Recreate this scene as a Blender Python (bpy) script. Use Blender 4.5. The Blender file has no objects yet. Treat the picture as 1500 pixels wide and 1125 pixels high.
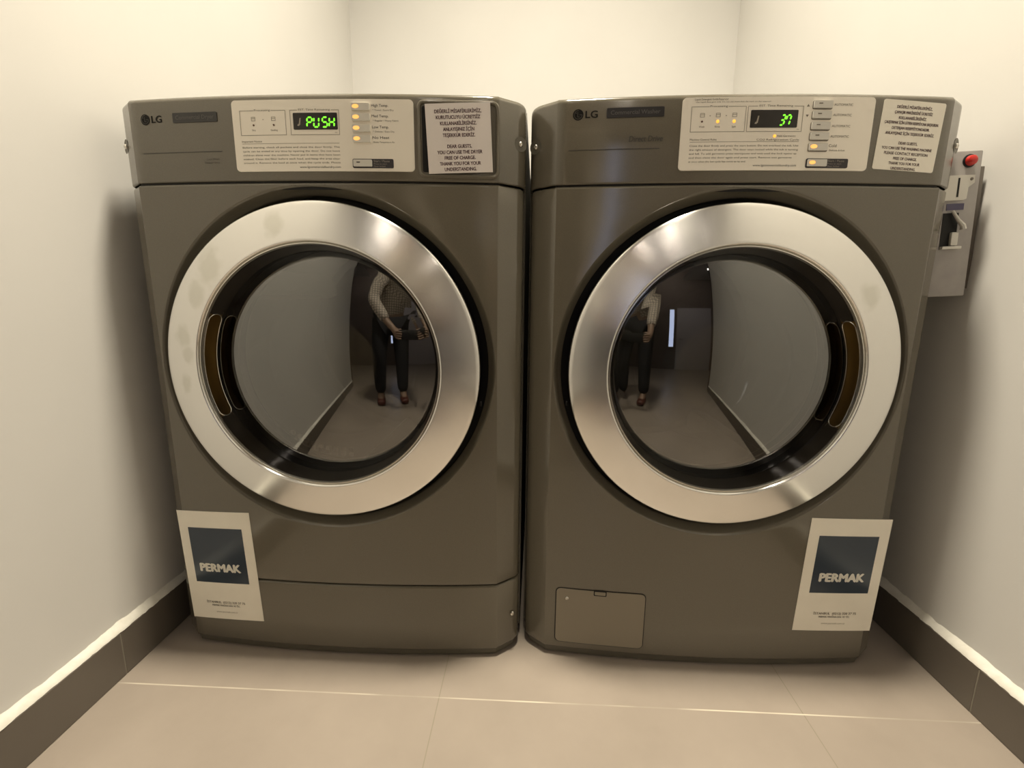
import bpy, bmesh, math, random
from mathutils import Vector, Matrix, noise
random.seed(4)
PI = math.pi
sc = bpy.context.scene
C = sc.collection
W2, UC, SAG, CD = .343, .300, .017, .032          # half width, flat half width, bow, corner cut
ZB, ZS, ZT, ZD = .0175, .8704, 1.0, .5692         # bottom edge, panel seam, top, door centre

# ------------------------------------------------------------------ materials
def mat(name, col, rough=.5, metal=0, spec=.5, emit=None, estr=0, coat=0, coat_rough=.05):
    m = bpy.data.materials.new(name); m.use_nodes = True
    b = m.node_tree.nodes['Principled BSDF']
    b.inputs['Base Color'].default_value = (*col, 1)
    b.inputs['Roughness'].default_value = rough
    b.inputs['Metallic'].default_value = metal
    b.inputs['Specular IOR Level'].default_value = spec
    b.inputs['Coat Weight'].default_value = coat
    b.inputs['Coat Roughness'].default_value = coat_rough
    if emit:
        b.inputs['Emission Color'].default_value = (*emit, 1)
        b.inputs['Emission Strength'].default_value = estr
    return m
def nodes(m): return m.node_tree.nodes, m.node_tree.links, m.node_tree.nodes['Principled BSDF']
def add_noise(m, scale, lo, hi, detail=3, bump=0, rough=None, stretch=None):
    n, l, b = nodes(m)
    tc = n.new('ShaderNodeTexCoord'); t = n.new('ShaderNodeTexNoise')
    t.inputs['Scale'].default_value = scale; t.inputs['Detail'].default_value = detail
    if stretch:
        mp_ = n.new('ShaderNodeMapping'); mp_.inputs['Scale'].default_value = stretch
        l.new(tc.outputs['Object'], mp_.inputs['Vector']); l.new(mp_.outputs[0], t.inputs['Vector'])
    else:
        l.new(tc.outputs['Object'], t.inputs['Vector'])
    r = n.new('ShaderNodeValToRGB')
    r.color_ramp.elements[0].position = .3; r.color_ramp.elements[1].position = .7
    r.color_ramp.elements[0].color = (*lo, 1); r.color_ramp.elements[1].color = (*hi, 1)
    l.new(t.outputs['Fac'], r.inputs['Fac']); l.new(r.outputs['Color'], b.inputs['Base Color'])
    if bump:
        bp = n.new('ShaderNodeBump'); bp.inputs['Strength'].default_value = bump; bp.inputs['Distance'].default_value = .002
        l.new(t.outputs['Fac'], bp.inputs['Height']); l.new(bp.outputs[0], b.inputs['Normal'])
    if rough:
        mr = n.new('ShaderNodeMapRange'); mr.inputs['To Min'].default_value = rough[0]; mr.inputs['To Max'].default_value = rough[1]
        l.new(t.outputs['Fac'], mr.inputs['Value']); l.new(mr.outputs[0], b.inputs['Roughness'])
    return m

M = {}
M['wall'] = add_noise(mat('wall_paint', (.73, .725, .70), .55, spec=.3), 3, (.715, .705, .68), (.745, .735, .71), bump=.05)
M['ceiling'] = mat('ceiling_paint', (.62, .61, .59), .8, spec=.2)
M['room_wall'] = add_noise(mat('room_wall', (.2, .17, .15), .6, spec=.2), 2, (.17, .14, .13), (.22, .19, .17))
M['skirt'] = add_noise(mat('skirting_tile', (.14, .12, .098), .35), 5, (.125, .108, .088), (.15, .13, .107))
M['bead'] = add_noise(mat('skirting_plaster', (.8, .78, .7), .7), 60, (.74, .72, .64), (.84, .82, .75), bump=.5)
M['body'] = mat('machine_paint', (.115, .104, .077), .14, spec=.68)
add_noise(M['body'], 900, (.128, .114, .086), (.142, .127, .096), detail=1)
M['cab'] = mat('cabinet_paint', (.11, .10, .075), .4)
M['hatch'] = mat('hatch_plastic', (.23, .20, .15), .42)
M['black'] = mat('black_rubber', (.008, .0075, .007), .5, spec=.3)
M['darkpl'] = mat('dark_gloss_plastic', (.018, .015, .011), .12, spec=.6)
M['recess'] = mat('recess_plastic', (.02, .016, .012), .35)
M['pocket_reflection'] = add_noise(mat('handle_pocket', (.16, .11, .035), .3, spec=.6), 14, (.05, .03, .01), (.24, .15, .04), stretch=(1, 1, .3))  # golden reflections inside the pocket are painted in as brown-gold streaks
M['steel'] = mat('screw_steel', (.7, .68, .62), .25, metal=1)
M['plate'] = mat('silver_plate', (.87, .82, .72), .38, metal=.1)
M['edge'] = mat('plate_edge', (.75, .72, .65), .3, metal=.5)
M['button'] = mat('button_plastic', (.66, .64, .58), .3)
M['btnframe'] = mat('button_frame', (.2, .18, .15), .5)
M['ink'] = mat('grey_ink', (.17, .15, .12), .7)
M['inkfaint'] = mat('faint_ink', (.33, .30, .25), .7)
M['inkdark'] = mat('dark_ink', (.035, .03, .035), .6)
M['maroon'] = mat('maroon_ink', (.065, .02, .03), .6)
M['logo'] = mat('logo_ink', (.010, .009, .008), .6, spec=.2)
M['badge'] = mat('badge_black', (.022, .02, .019), .3)
M['badgetext'] = mat('badge_text', (.10, .095, .085), .5)
M['faintline'] = mat('faint_line', (.045, .04, .03), .5)
M['display'] = mat('display_glass', (.012, .008, .005), .15)
M['green'] = mat('green_segment', (.05, .4, .02), .5, emit=(.22, 1.0, .03), estr=1.5)
M['amber'] = mat('amber_light', (.7, .3, .03), .5, emit=(1, .45, .06), estr=1.25)
M['ambersoft'] = mat('amber_window', (.7, .4, .1), .5, emit=(1, .48, .13), estr=1.0)
M['leddark'] = mat('unlit_led', (.10, .04, .02), .4)
M['paper'] = mat('notice_paper', (.74, .69, .66), .28)
M['sticker'] = add_noise(mat('sticker_paper', (.88, .84, .73), .4), 30, (.87, .83, .72), (.90, .86, .75))
M['blue'] = mat('sticker_blue', (.028, .042, .062), .22)
M['white'] = mat('white_print', (.8, .78, .7), .5)
M['boxgrey'] = add_noise(mat('coin_box_paint', (.36, .34, .32), .45), 40, (.33, .31, .295), (.38, .36, .34))
M['boxplate'] = mat('coin_plate', (.66, .64, .58), .35, metal=.2)
M['red'] = mat('red_button', (.5, .02, .012), .3)
M['purple'] = mat('coin_label', (.085, .075, .14), .4)
M['drum'] = mat('drum_steel', (.32, .31, .28), .3, metal=.9)
M['gasket'] = mat('gasket_rubber', (.06, .055, .045), .5)
M['lamp'] = mat('lamp_diffuser', (.9, .85, .7), .5, emit=(1, .90, .72), estr=12)
M['tube'] = mat('lamp_tube', (.9, .9, .9), .5, emit=(1, .88, .76), estr=36)
M['frame'] = mat('lamp_frame', (.7, .7, .68), .4)
M['jamb'] = mat('dark_wood', (.05, .03, .022), .4)
M['pale'] = mat('standin_panel_paint', (.62, .60, .66), .4)
M['skin'] = mat('skin', (.26, .17, .12), .5)
M['hair'] = mat('hair', (.05, .022, .012), .6)
M['trousers'] = mat('dark_trousers', (.012, .012, .016), .8)
M['shoe'] = mat('shoe_leather', (.10, .03, .02), .5)
M['phone'] = mat('phone_body', (.02, .02, .022), .2)

# shirt: pale cloth with a fine dark check
def shirt_mat():
    m = mat('checked_shirt', (.6, .55, .48), .8); n, l, b = nodes(m)
    tc = n.new('ShaderNodeTexCoord'); s = n.new('ShaderNodeSeparateXYZ'); l.new(tc.outputs['Object'], s.inputs[0])
    outs = []
    for a in ('X', 'Z'):
        w = n.new('ShaderNodeMath'); w.operation = 'MULTIPLY'; w.inputs[1].default_value = 45; l.new(s.outputs[a], w.inputs[0])
        f = n.new('ShaderNodeMath'); f.operation = 'FRACT'; l.new(w.outputs[0], f.inputs[0])
        g = n.new('ShaderNodeMath'); g.operation = 'LESS_THAN'; g.inputs[1].default_value = .25; l.new(f.outputs[0], g.inputs[0]); outs.append(g)
    x = n.new('ShaderNodeMath'); x.operation = 'MAXIMUM'; l.new(outs[0].outputs[0], x.inputs[0]); l.new(outs[1].outputs[0], x.inputs[1])
    mx = n.new('ShaderNodeMix'); mx.data_type = 'RGBA'; l.new(x.outputs[0], mx.inputs['Factor'])
    mx.inputs['A'].default_value = (.62, .56, .48, 1); mx.inputs['B'].default_value = (.16, .13, .12, 1)
    l.new(mx.outputs['Result'], b.inputs['Base Color']); return m
M['shirt'] = shirt_mat()

# brushed door ring with a few greasy finger marks that stay on the metal
def ring_mat(name, marks):
    m = mat(name, (.86, .85, .82), .15, metal=1); n, l, b = nodes(m)
    tg = n.new('ShaderNodeTangent'); tg.direction_type = 'RADIAL'; tg.axis = 'Y'; l.new(tg.outputs[0], b.inputs['Tangent'])
    b.inputs['Anisotropic'].default_value = .85; b.inputs['Anisotropic Rotation'].default_value = .25
    tc = n.new('ShaderNodeTexCoord')
    t = n.new('ShaderNodeTexNoise'); t.inputs['Scale'].default_value = 7; t.inputs['Detail'].default_value = 4
    l.new(tc.outputs['Object'], t.inputs['Vector'])
    mr = n.new('ShaderNodeMapRange'); mr.inputs['To Min'].default_value = .20; mr.inputs['To Max'].default_value = .27
    l.new(t.outputs['Fac'], mr.inputs['Value'])
    prev = None
    nz = n.new('ShaderNodeTexNoise'); nz.inputs['Scale'].default_value = 60; l.new(tc.outputs['Object'], nz.inputs['Vector'])
    for (x, z, r) in marks:
        d = n.new('ShaderNodeVectorMath'); d.operation = 'SUBTRACT'; l.new(tc.outputs['Object'], d.inputs[0]); d.inputs[1].default_value = (x, 0, z)
        s = n.new('ShaderNodeVectorMath'); s.operation = 'MULTIPLY'; l.new(d.outputs[0], s.inputs[0]); s.inputs[1].default_value = (1 / r, 0, .75 / r)
        ln = n.new('ShaderNodeVectorMath'); ln.operation = 'LENGTH'; l.new(s.outputs[0], ln.inputs[0])
        ad = n.new('ShaderNodeMath'); ad.operation = 'ADD'; l.new(ln.outputs['Value'], ad.inputs[0]); l.new(nz.outputs['Fac'], ad.inputs[1])
        k = n.new('ShaderNodeMapRange'); k.inputs['From Min'].default_value = 1.0; k.inputs['From Max'].default_value = 1.5
        k.inputs['To Min'].default_value = 1; k.inputs['To Max'].default_value = 0
        l.new(ad.outputs[0], k.inputs['Value'])
        if prev is None: prev = k
        else:
            mxm = n.new('ShaderNodeMath'); mxm.operation = 'MAXIMUM'; l.new(prev.outputs[0], mxm.inputs[0]); l.new(k.outputs[0], mxm.inputs[1]); prev = mxm
    if prev:
        mx = n.new('ShaderNodeMix'); mx.data_type = 'RGBA'; l.new(prev.outputs[0], mx.inputs['Factor'])
        mx.inputs['A'].default_value = (.86, .85, .82, 1); mx.inputs['B'].default_value = (.74, .73, .68, 1)
        l.new(mx.outputs['Result'], b.inputs['Base Color'])
    l.new(mr.outputs[0], b.inputs['Roughness'])
    return m

# tinted clear door cover: smoke-dark see-through plastic with a mirror-like face
def tinted(name, tint, ior, rough=.015):
    m = bpy.data.materials.new(name); m.use_nodes = True
    n, l = m.node_tree.nodes, m.node_tree.links; n.clear()
    o = n.new('ShaderNodeOutputMaterial'); mx = n.new('ShaderNodeMixShader')
    f = n.new('ShaderNodeFresnel'); f.inputs['IOR'].default_value = ior
    t = n.new('ShaderNodeBsdfTransparent'); t.inputs['Color'].default_value = (*tint, 1)
    g = n.new('ShaderNodeBsdfGlossy'); g.inputs['Roughness'].default_value = rough; g.inputs['Color'].default_value = (.95, .95, .93, 1)
    l.new(f.outputs[0], mx.inputs[0]); l.new(t.outputs[0], mx.inputs[1]); l.new(g.outputs[0], mx.inputs[2]); l.new(mx.outputs[0], o.inputs['Surface'])
    return m
M['cover'] = tinted('tinted_cover', (.60, .56, .46), 2.6)
M['bowlglass'] = tinted('bowl_glass', (.75, .76, .70), 1.9)

# floor: large beige tiles with thin patchy pale grout
def floor_mat():
    m = mat('floor_tile', (.5, .43, .33), .32, spec=.45); n, l, b = nodes(m)
    geo = n.new('ShaderNodeNewGeometry'); sp = n.new('ShaderNodeSeparateXYZ'); l.new(geo.outputs['Position'], sp.inputs[0])
    def dist(axis, off, per):
        a = n.new('ShaderNodeMath'); a.operation = 'SUBTRACT'; l.new(sp.outputs[axis], a.inputs[0]); a.inputs[1].default_value = off - per / 2
        w = n.new('ShaderNodeMath'); w.operation = 'FLOORED_MODULO'; l.new(a.outputs[0], w.inputs[0]); w.inputs[1].default_value = per
        s = n.new('ShaderNodeMath'); s.operation = 'SUBTRACT'; l.new(w.outputs[0], s.inputs[0]); s.inputs[1].default_value = per / 2
        ab = n.new('ShaderNodeMath'); ab.operation = 'ABSOLUTE'; l.new(s.outputs[0], ab.inputs[0]); return ab
    def line(ab, wd):
        k = n.new('ShaderNodeMapRange'); k.inputs['From Min'].default_value = wd * .5; k.inputs['From Max'].default_value = wd
        k.inputs['To Min'].default_value = 1; k.inputs['To Max'].default_value = 0; l.new(ab.outputs[0], k.inputs['Value']); return k
    dx = line(dist('X', -.152, .624), .0011); dy = line(dist('Y', .692, .624), .0017)
    t = n.new('ShaderNodeTexNoise'); t.inputs['Scale'].default_value = 4; t.inputs['Detail'].default_value = 5; t.inputs['Roughness'].default_value = .6
    l.new(geo.outputs['Position'], t.inputs['Vector'])
    r = n.new('ShaderNodeValToRGB'); e = r.color_ramp.elements
    e[0].position = .35; e[1].position = .65; e[0].color = (.31, .265, .222, 1); e[1].color = (.35, .30, .253, 1)
    l.new(t.outputs['Fac'], r.inputs['Fac'])
    p = n.new('ShaderNodeTexNoise'); p.inputs['Scale'].default_value = 7; p.inputs['Detail'].default_value = 1; l.new(geo.outputs['Position'], p.inputs['Vector'])
    pk = n.new('ShaderNodeMapRange'); pk.inputs['From Min'].default_value = .42; pk.inputs['From Max'].default_value = .62; pk.inputs['To Min'].default_value = .12; l.new(p.outputs['Fac'], pk.inputs['Value'])
    my = n.new('ShaderNodeMath'); my.operation = 'MULTIPLY'; l.new(dy.outputs[0], my.inputs[0]); l.new(pk.outputs[0], my.inputs[1])
    m1 = n.new('ShaderNodeMix'); m1.data_type = 'RGBA'; l.new(dx.outputs[0], m1.inputs['Factor']); l.new(r.outputs['Color'], m1.inputs['A']); m1.inputs['B'].default_value = (.26, .23, .18, 1)
    m2 = n.new('ShaderNodeMix'); m2.data_type = 'RGBA'; l.new(my.outputs[0], m2.inputs['Factor']); l.new(m1.outputs['Result'], m2.inputs['A']); m2.inputs['B'].default_value = (.66, .60, .49, 1)
    l.new(m2.outputs['Result'], b.inputs['Base Color'])
    return m
M['floor'] = floor_mat()

# ------------------------------------------------------------------ helpers
def link(name, me, m, parent=None, smooth=True, angle=35):
    if isinstance(me, bmesh.types.BMesh):
        bm = me; me = bpy.data.meshes.new(name); bm.to_mesh(me); bm.free()
    if m is not None: me.materials.clear(); me.materials.append(m)
    if smooth:
        me.polygons.foreach_set('use_smooth', [True] * len(me.polygons))
        try: me.set_sharp_from_angle(angle=math.radians(angle))
        except Exception: pass
    o = bpy.data.objects.new(name, me); C.objects.link(o)
    if parent: o.parent = parent
    return o
def empty(name, loc, rz=0):
    o = bpy.data.objects.new(name, None); C.objects.link(o); o.location = loc; o.rotation_euler = (0, 0, rz); return o
def tag(o, label=None, cat=None, group=None, kind=None):
    if label: o['label'] = label
    if cat: o['category'] = cat
    if group: o['group'] = group
    if kind: o['kind'] = kind
    return o
def boxbm(x0, x1, y0, y1, z0, z1, bev=0, seg=2, bm=None):
    b = bmesh.new(); bmesh.ops.create_cube(b, size=1)
    for v in b.verts: v.co = Vector(((x0 + x1) / 2 + v.co.x * (x1 - x0), (y0 + y1) / 2 + v.co.y * (y1 - y0), (z0 + z1) / 2 + v.co.z * (z1 - z0)))
    if bev: bmesh.ops.bevel(b, geom=b.edges[:], offset=bev, segments=seg, profile=.5, affect='EDGES')
    if bm is not None:
        me = bpy.data.meshes.new('t'); b.to_mesh(me); b.free(); bm.from_mesh(me); bpy.data.meshes.remove(me); return bm
    return b
def lathe(prof, n=128, cx=0, cz=0, a0=0, a1=2 * PI, bm=None):
    """prof: (radius, v) with v toward the viewer (local -y)"""
    b = bm or bmesh.new(); full = abs(a1 - a0 - 2 * PI) < 1e-6; cnt = n if full else n + 1; rings = []
    for r, v in prof:
        if r < 1e-6: rings.append([b.verts.new((cx, -v, cz))])
        else: rings.append([b.verts.new((cx + r * math.cos(a0 + (a1 - a0) * i / n), -v, cz + r * math.sin(a0 + (a1 - a0) * i / n))) for i in range(cnt)])
    for A, B in zip(rings, rings[1:]):
        for i in range(n):
            j = (i + 1) % n if full else i + 1
            if len(A) == 1 and len(B) > 1: b.faces.new((A[0], B[i], B[j]))
            elif len(B) == 1: b.faces.new((A[i], B[0], A[j]))
            else: b.faces.new((A[i], B[i], B[j], A[j]))
    return b
def facing(b):
    b.faces.ensure_lookup_table(); b.normal_update()
    for f in b.faces:
        if f.normal.y > 0: f.normal_flip()
    return b
def tubebm(pts, rad, seg=10, bm=None, closed=False):
    b = bm or bmesh.new(); pts = [Vector(p) for p in pts]; rings = []; N = len(pts); up = None
    for i, p in enumerate(pts):
        d = (pts[(i + 1) % N] - pts[i - 1]) if closed else (pts[min(i + 1, N - 1)] - pts[max(i - 1, 0)])
        d.normalize()
        if up is None: up = d.orthogonal().normalized()
        up = (up - d * up.dot(d)).normalized(); s = d.cross(up); r = rad[i] if isinstance(rad, (list, tuple)) else rad
        rings.append([b.verts.new(p + (up * math.cos(2 * PI * k / seg) + s * math.sin(2 * PI * k / seg)) * r) for k in range(seg)])
    for i in range(N if closed else N - 1):
        A, B = rings[i], rings[(i + 1) % N]
        for k in range(seg): b.faces.new((A[k], A[(k + 1) % seg], B[(k + 1) % seg], B[k]))
    if not closed: b.faces.new(rings[0][::-1]); b.faces.new(rings[-1])
    return b
def bowv(u, flat=False):
    a = abs(u)
    if a <= UC or flat:
        return -SAG * (a / UC) ** 2 if a <= UC else -SAG - 2 * SAG / UC * (a - UC)
    return -SAG - CD * (a - UC) / (W2 - UC)
# decals laid on the bowed front: grid of (u, z) with thickness e
def decal(name, u0, u1, z0, z1, m, parent, e=.0008, rad=0, base=0, rot=0, flat=False, nu=None, org=None):
    """org: origin (u,z) of a rotated frame; u,z then local to it"""
    b = bmesh.new(); K = 6; pts = []
    r = min(rad, (u1 - u0) / 2.01, (z1 - z0) / 2.01)
    if r > 0:
        for (cx, cz, s) in ((u1 - r, z1 - r, 0), (u0 + r, z1 - r, 1), (u0 + r, z0 + r, 2), (u1 - r, z0 + r, 3)):
            pts += [(cx + r * math.cos(PI / 2 * (s + i / K)), cz + r * math.sin(PI / 2 * (s + i / K))) for i in range(K + 1)]
    else: pts = [(u1, z1), (u0, z1), (u0, z0), (u1, z0)]
    vs = [b.verts.new((p[0], 0, p[1])) for p in pts]; b.faces.new(vs)
    nu = nu or max(1, int((u1 - u0) / .02))
    for k in range(1, nu):
        bmesh.ops.bisect_plane(b, geom=b.verts[:] + b.edges[:] + b.faces[:], plane_co=(u0 + (u1 - u0) * k / nu, 0, 0), plane_no=(1, 0, 0))
    ret = bmesh.ops.extrude_face_region(b, geom=b.faces[:])
    top = [v for v in ret['geom'] if isinstance(v, bmesh.types.BMVert)]
    ts = set(top)
    bmesh.ops.recalc_face_normals(b, faces=b.faces[:])
    c, s = math.cos(rot), math.sin(rot)
    for v in b.verts:
        u, z = v.co.x, v.co.z
        if org: u, z = org[0] + u * c - z * s, org[1] + u * s + z * c
        v.co = Vector((u, -(bowv(u, flat) + base + (e if v in ts else 0)), z))
    bmesh.ops.recalc_face_normals(b, faces=b.faces[:])
    return link(name, b, m, parent, smooth=False)
def textmesh(body, bold=0, shear=0, align='LEFT', spacing=1):
    cu = bpy.data.curves.new('t', 'FONT'); cu.body = body; cu.size = 1; cu.align_x = align; cu.fill_mode = 'BOTH'; cu.resolution_u = 3
    cu.offset = bold; cu.shear = shear; cu.space_character = spacing
    o = bpy.data.objects.new('t', cu); C.objects.link(o)
    dg = bpy.context.evaluated_depsgraph_get(); dg.update()
    me = bpy.data.meshes.new_from_object(o.evaluated_get(dg))
    bpy.data.objects.remove(o); bpy.data.curves.remove(cu); return me
def texts(name, items, m, parent, base=.0011, rot=0, org=None, flat=False, bold=0, shear=0):
    """items: (string, u, z, width or None, height, align). Writes them as ONE mesh on the bowed front."""
    b = bmesh.new(); c, s = math.cos(rot), math.sin(rot)
    for body, u, z, w, hgt, al in items:
        me = textmesh(body, 0, shear)
        xs = [v.co.x for v in me.vertices]
        if not xs: continue
        x0, x1 = min(xs), max(xs); ky = hgt / .72; kx = (w / (x1 - x0)) if w else ky
        ww = (x1 - x0) * kx; uu = u - (ww / 2 if al == 'C' else ww if al == 'R' else 0)
        for v in me.vertices:
            p, q = uu + (v.co.x - x0) * kx, z + v.co.y * ky
            if org: p, q = org[0] + p * c - q * s, org[1] + p * s + q * c
            v.co = Vector((p, -(bowv(p, flat) + base), q))
        b.from_mesh(me)
        if bold:
            k = bold * hgt * 1.6
            for du_, dz_ in ((k, 0), (-k, 0), (0, k * .7), (0, -k * .7)):
                m2 = me.copy()
                for v in m2.vertices: v.co.x += du_; v.co.z += dz_
                b.from_mesh(m2); bpy.data.meshes.remove(m2)
        bpy.data.meshes.remove(me)
    return link(name, b, m, parent, smooth=False)
def frame_outline(name, u0, u1, z0, z1, t, m, parent, base=.0011, gap=None):
    b = bmesh.new()
    def q(a, c_, d, e):
        n = max(1, int((c_ - a) / .015))
        for i in range(n):
            p0, p1 = a + (c_ - a) * i / n, a + (c_ - a) * (i + 1) / n
            b.faces.new([b.verts.new((x, -(bowv(x) + base), z)) for x, z in ((p0, d), (p1, d), (p1, e), (p0, e))])
    if gap: q(u0, gap[0], z1 - t, z1); q(gap[1], u1, z1 - t, z1)
    else: q(u0, u1, z1 - t, z1)
    q(u0, u1, z0, z0 + t); q(u0, u0 + t, z0, z1); q(u1 - t, u1, z0, z1)
    return link(name, b, m, parent, smooth=False)

def plan(w2=W2, back=-.085, rc=.014):
    """outline of the front from the left rear round to the right rear, (u, v)"""
    L = [(-w2, back), (-w2, -SAG - CD - rc * 1.1)]
    k = w2 / W2
    p0 = Vector((-w2, -SAG - CD - rc)); p1 = Vector((-w2, -SAG - CD)); d = Vector((-UC + w2, CD)).normalized(); p2 = p1 + d * rc
    for i in range(7):
        t = i / 6; q = p0 * (1 - t) ** 2 + p1 * 2 * t * (1 - t) + p2 * t * t; L.append((q.x, q.y))
    e = .0035
    L.append((-UC - e, -SAG - e * .75)); L.append((-UC - e * .3, -SAG - e * .15))
    n = 40
    for i in range(1, n): u = -UC + 2 * UC * i / n; L.append((u, bowv(u)))
    R = [(-a, b_) for a, b_ in L[:11][::-1]]
    return L + R
def strip(bm, outline, levels):
    """levels: (z, inset) from bottom to top, joined as quads"""
    n = len(outline); P = [Vector((a, b_)) for a, b_ in outline]; N = []
    for i in range(n):
        d = (P[min(i + 1, n - 1)] - P[max(i - 1, 0)]).normalized(); N.append(Vector((-d.y, d.x)))
    rows = []
    for z, ins in levels:
        rows.append([bm.verts.new((P[i].x - N[i].x * ins, -(P[i].y - N[i].y * ins), z)) for i in range(n)])
    for A, B in zip(rows, rows[1:]):
        for i in range(n - 1): bm.faces.new((A[i], A[i + 1], B[i + 1], B[i]))
    return rows
def roll(z, r, up=True, n=4):
    out = []
    for i in range(n + 1):
        a = PI / 2 * i / n
        out.append((z - r + r * math.sin(a) if up else z + r - r * math.sin(a), r - r * math.cos(a)))
    return out if up else out[::-1]

def front_panel(name, z0, z1, parent, hole, w2=W2 - .0025):
    b = bmesh.new(); out = plan(w2)
    lo = roll(z0, .004, False); hi = roll(z1, .004, True)
    if not hole:
        strip(b, out, lo + hi); return link(name, b, M['body'], parent)
    zc0, zc1 = ZD - .298, z1 - .004
    strip(b, out, lo + [(z0 + .02, 0), (zc0, 0)])
    strip(b, out, [(zc1, 0)] + hi[1:])
    # side strips left and right of the round opening
    for s in (-1, 1):
        o = [p for p in out if p[0] * s >= UC - 1e-6 or abs(p[0] * s - UC) < .004]
        o = [p for p in out if p[0] * s > UC - .0001] + []
        if s < 0: o = o + [(-UC, bowv(-UC))]
        else: o = [(UC, bowv(UC))] + o
        strip(b, o, [(zc0 + (zc1 - zc0) * i / 20, 0) for i in range(21)])
    # centre with opening
    angs = [2 * PI * i / 160 for i in range(160)]
    for cx_, cz_ in ((UC, zc1), (-UC, zc1), (-UC, zc0), (UC, zc0)):
        angs.append(math.atan2(cz_ - ZD, cx_) % (2 * PI))
    angs = sorted(set(round(a, 6) for a in angs))
    prof = [(.283, -.05), (.283, -.021), (.2835, -.0185), (.285, -.0165), (.2872, -.0145), (.2895, -.0115), (.2915, -.008), (.2935, -.0045), (.2952, -.0018), (.2968, -.0004)]
    rings = []
    for r, dv in prof:
        rings.append([b.verts.new((r * math.cos(a), -((bowv(r * math.cos(a)) + dv) if dv > -.04 else -.055), ZD + r * math.sin(a))) for a in angs])
    for k in range(1, 7):
        t = k / 6; row = []
        for a in angs:
            ca, sa = math.cos(a), math.sin(a); L = 9
            if abs(ca) > 1e-9: L = min(L, UC / abs(ca))
            if sa > 1e-9: L = min(L, (zc1 - ZD) / sa)
            if sa < -1e-9: L = min(L, (zc0 - ZD) / sa)
            r = .2968 + (L - .2968) * t; u = r * ca
            row.append(b.verts.new((u, -bowv(u), ZD + r * sa)))
        rings.append(row)
    n = len(angs)
    for A, B in zip(rings, rings[1:]):
        for i in range(n): b.faces.new((A[i], B[i], B[(i + 1) % n], A[(i + 1) % n]))
    bmesh.ops.remove_doubles(b, verts=b.verts[:], dist=1e-5)
    bmesh.ops.recalc_face_normals(b, faces=b.faces[:])
    return link(name, b, M['body'], parent, angle=28)

def screw(name, u, z, parent, v=None, r=.0042, side=0, m='steel'):
    """domed screw head; side tilts it onto the cut corner"""
    b = bmesh.new()
    lathe([(r, 0), (r, .0012), (r * .8, .0024), (r * .45, .003), (r * .4, .0018), (0, .0018)], 20, bm=b)
    n = Vector((side * .6, -.8, 0)) if side else Vector((0, -1, 0))
    rot = Vector((0, -1, 0)).rotation_difference(n.normalized()).to_matrix()
    p = Vector((u, -(bowv(u) if v is None else v), z))
    for w in b.verts: w.co = rot @ w.co + p
    return link(name, b, M[m], parent)

def seg_digits(name, chars, u0, z0, w, hgt, parent, base, gap=.28, slant=.12, m='green', t=.17):
    SEG = {'P': 'abefg', 'U': 'bcdef', 'S': 'acdfg', 'H': 'bcefg', '3': 'abcdg', '7': 'abcf'}
    b = bmesh.new(); n = len(chars); cw = w / (n + (n - 1) * gap); th = hgt * t
    for i, ch in enumerate(chars):
        x = u0 + i * cw * (1 + gap); y = z0; H = hgt
        if n == 4 and i > 1: x += cw * .22
        if n == 4 and i < 2: x -= cw * .10
        segs = {'a': (0, H, cw, H), 'g': (0, H / 2, cw, H / 2), 'd': (0, 0, cw, 0), 'f': (0, H / 2, 0, H), 'b': (cw, H / 2, cw, H), 'e': (0, 0, 0, H / 2), 'c': (cw, 0, cw, H / 2)}
        for k in SEG[ch]:
            x0, y0, x1, y1 = segs[k]; g = th * .28
            if k in 'agd': pts = [(x0 + g, y0), (x0 + g + th / 2, y0 + th / 2), (x1 - g - th / 2, y0 + th / 2), (x1 - g, y0), (x1 - g - th / 2, y0 - th / 2), (x0 + g + th / 2, y0 - th / 2)]
            else: pts = [(x0, y0 + g), (x0 + th / 2, y0 + g + th / 2), (x0 + th / 2, y1 - g - th / 2), (x0, y1 - g), (x0 - th / 2, y1 - g - th / 2), (x0 - th / 2, y0 + g + th / 2)]
            b.faces.new([b.verts.new((x + p + q * slant, -(bowv(x + p) + base), y + q)) for p, q in pts])
    bmesh.ops.recalc_face_normals(b, faces=b.faces[:])
    return link(name, b, M[m], parent, smooth=False)

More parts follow.
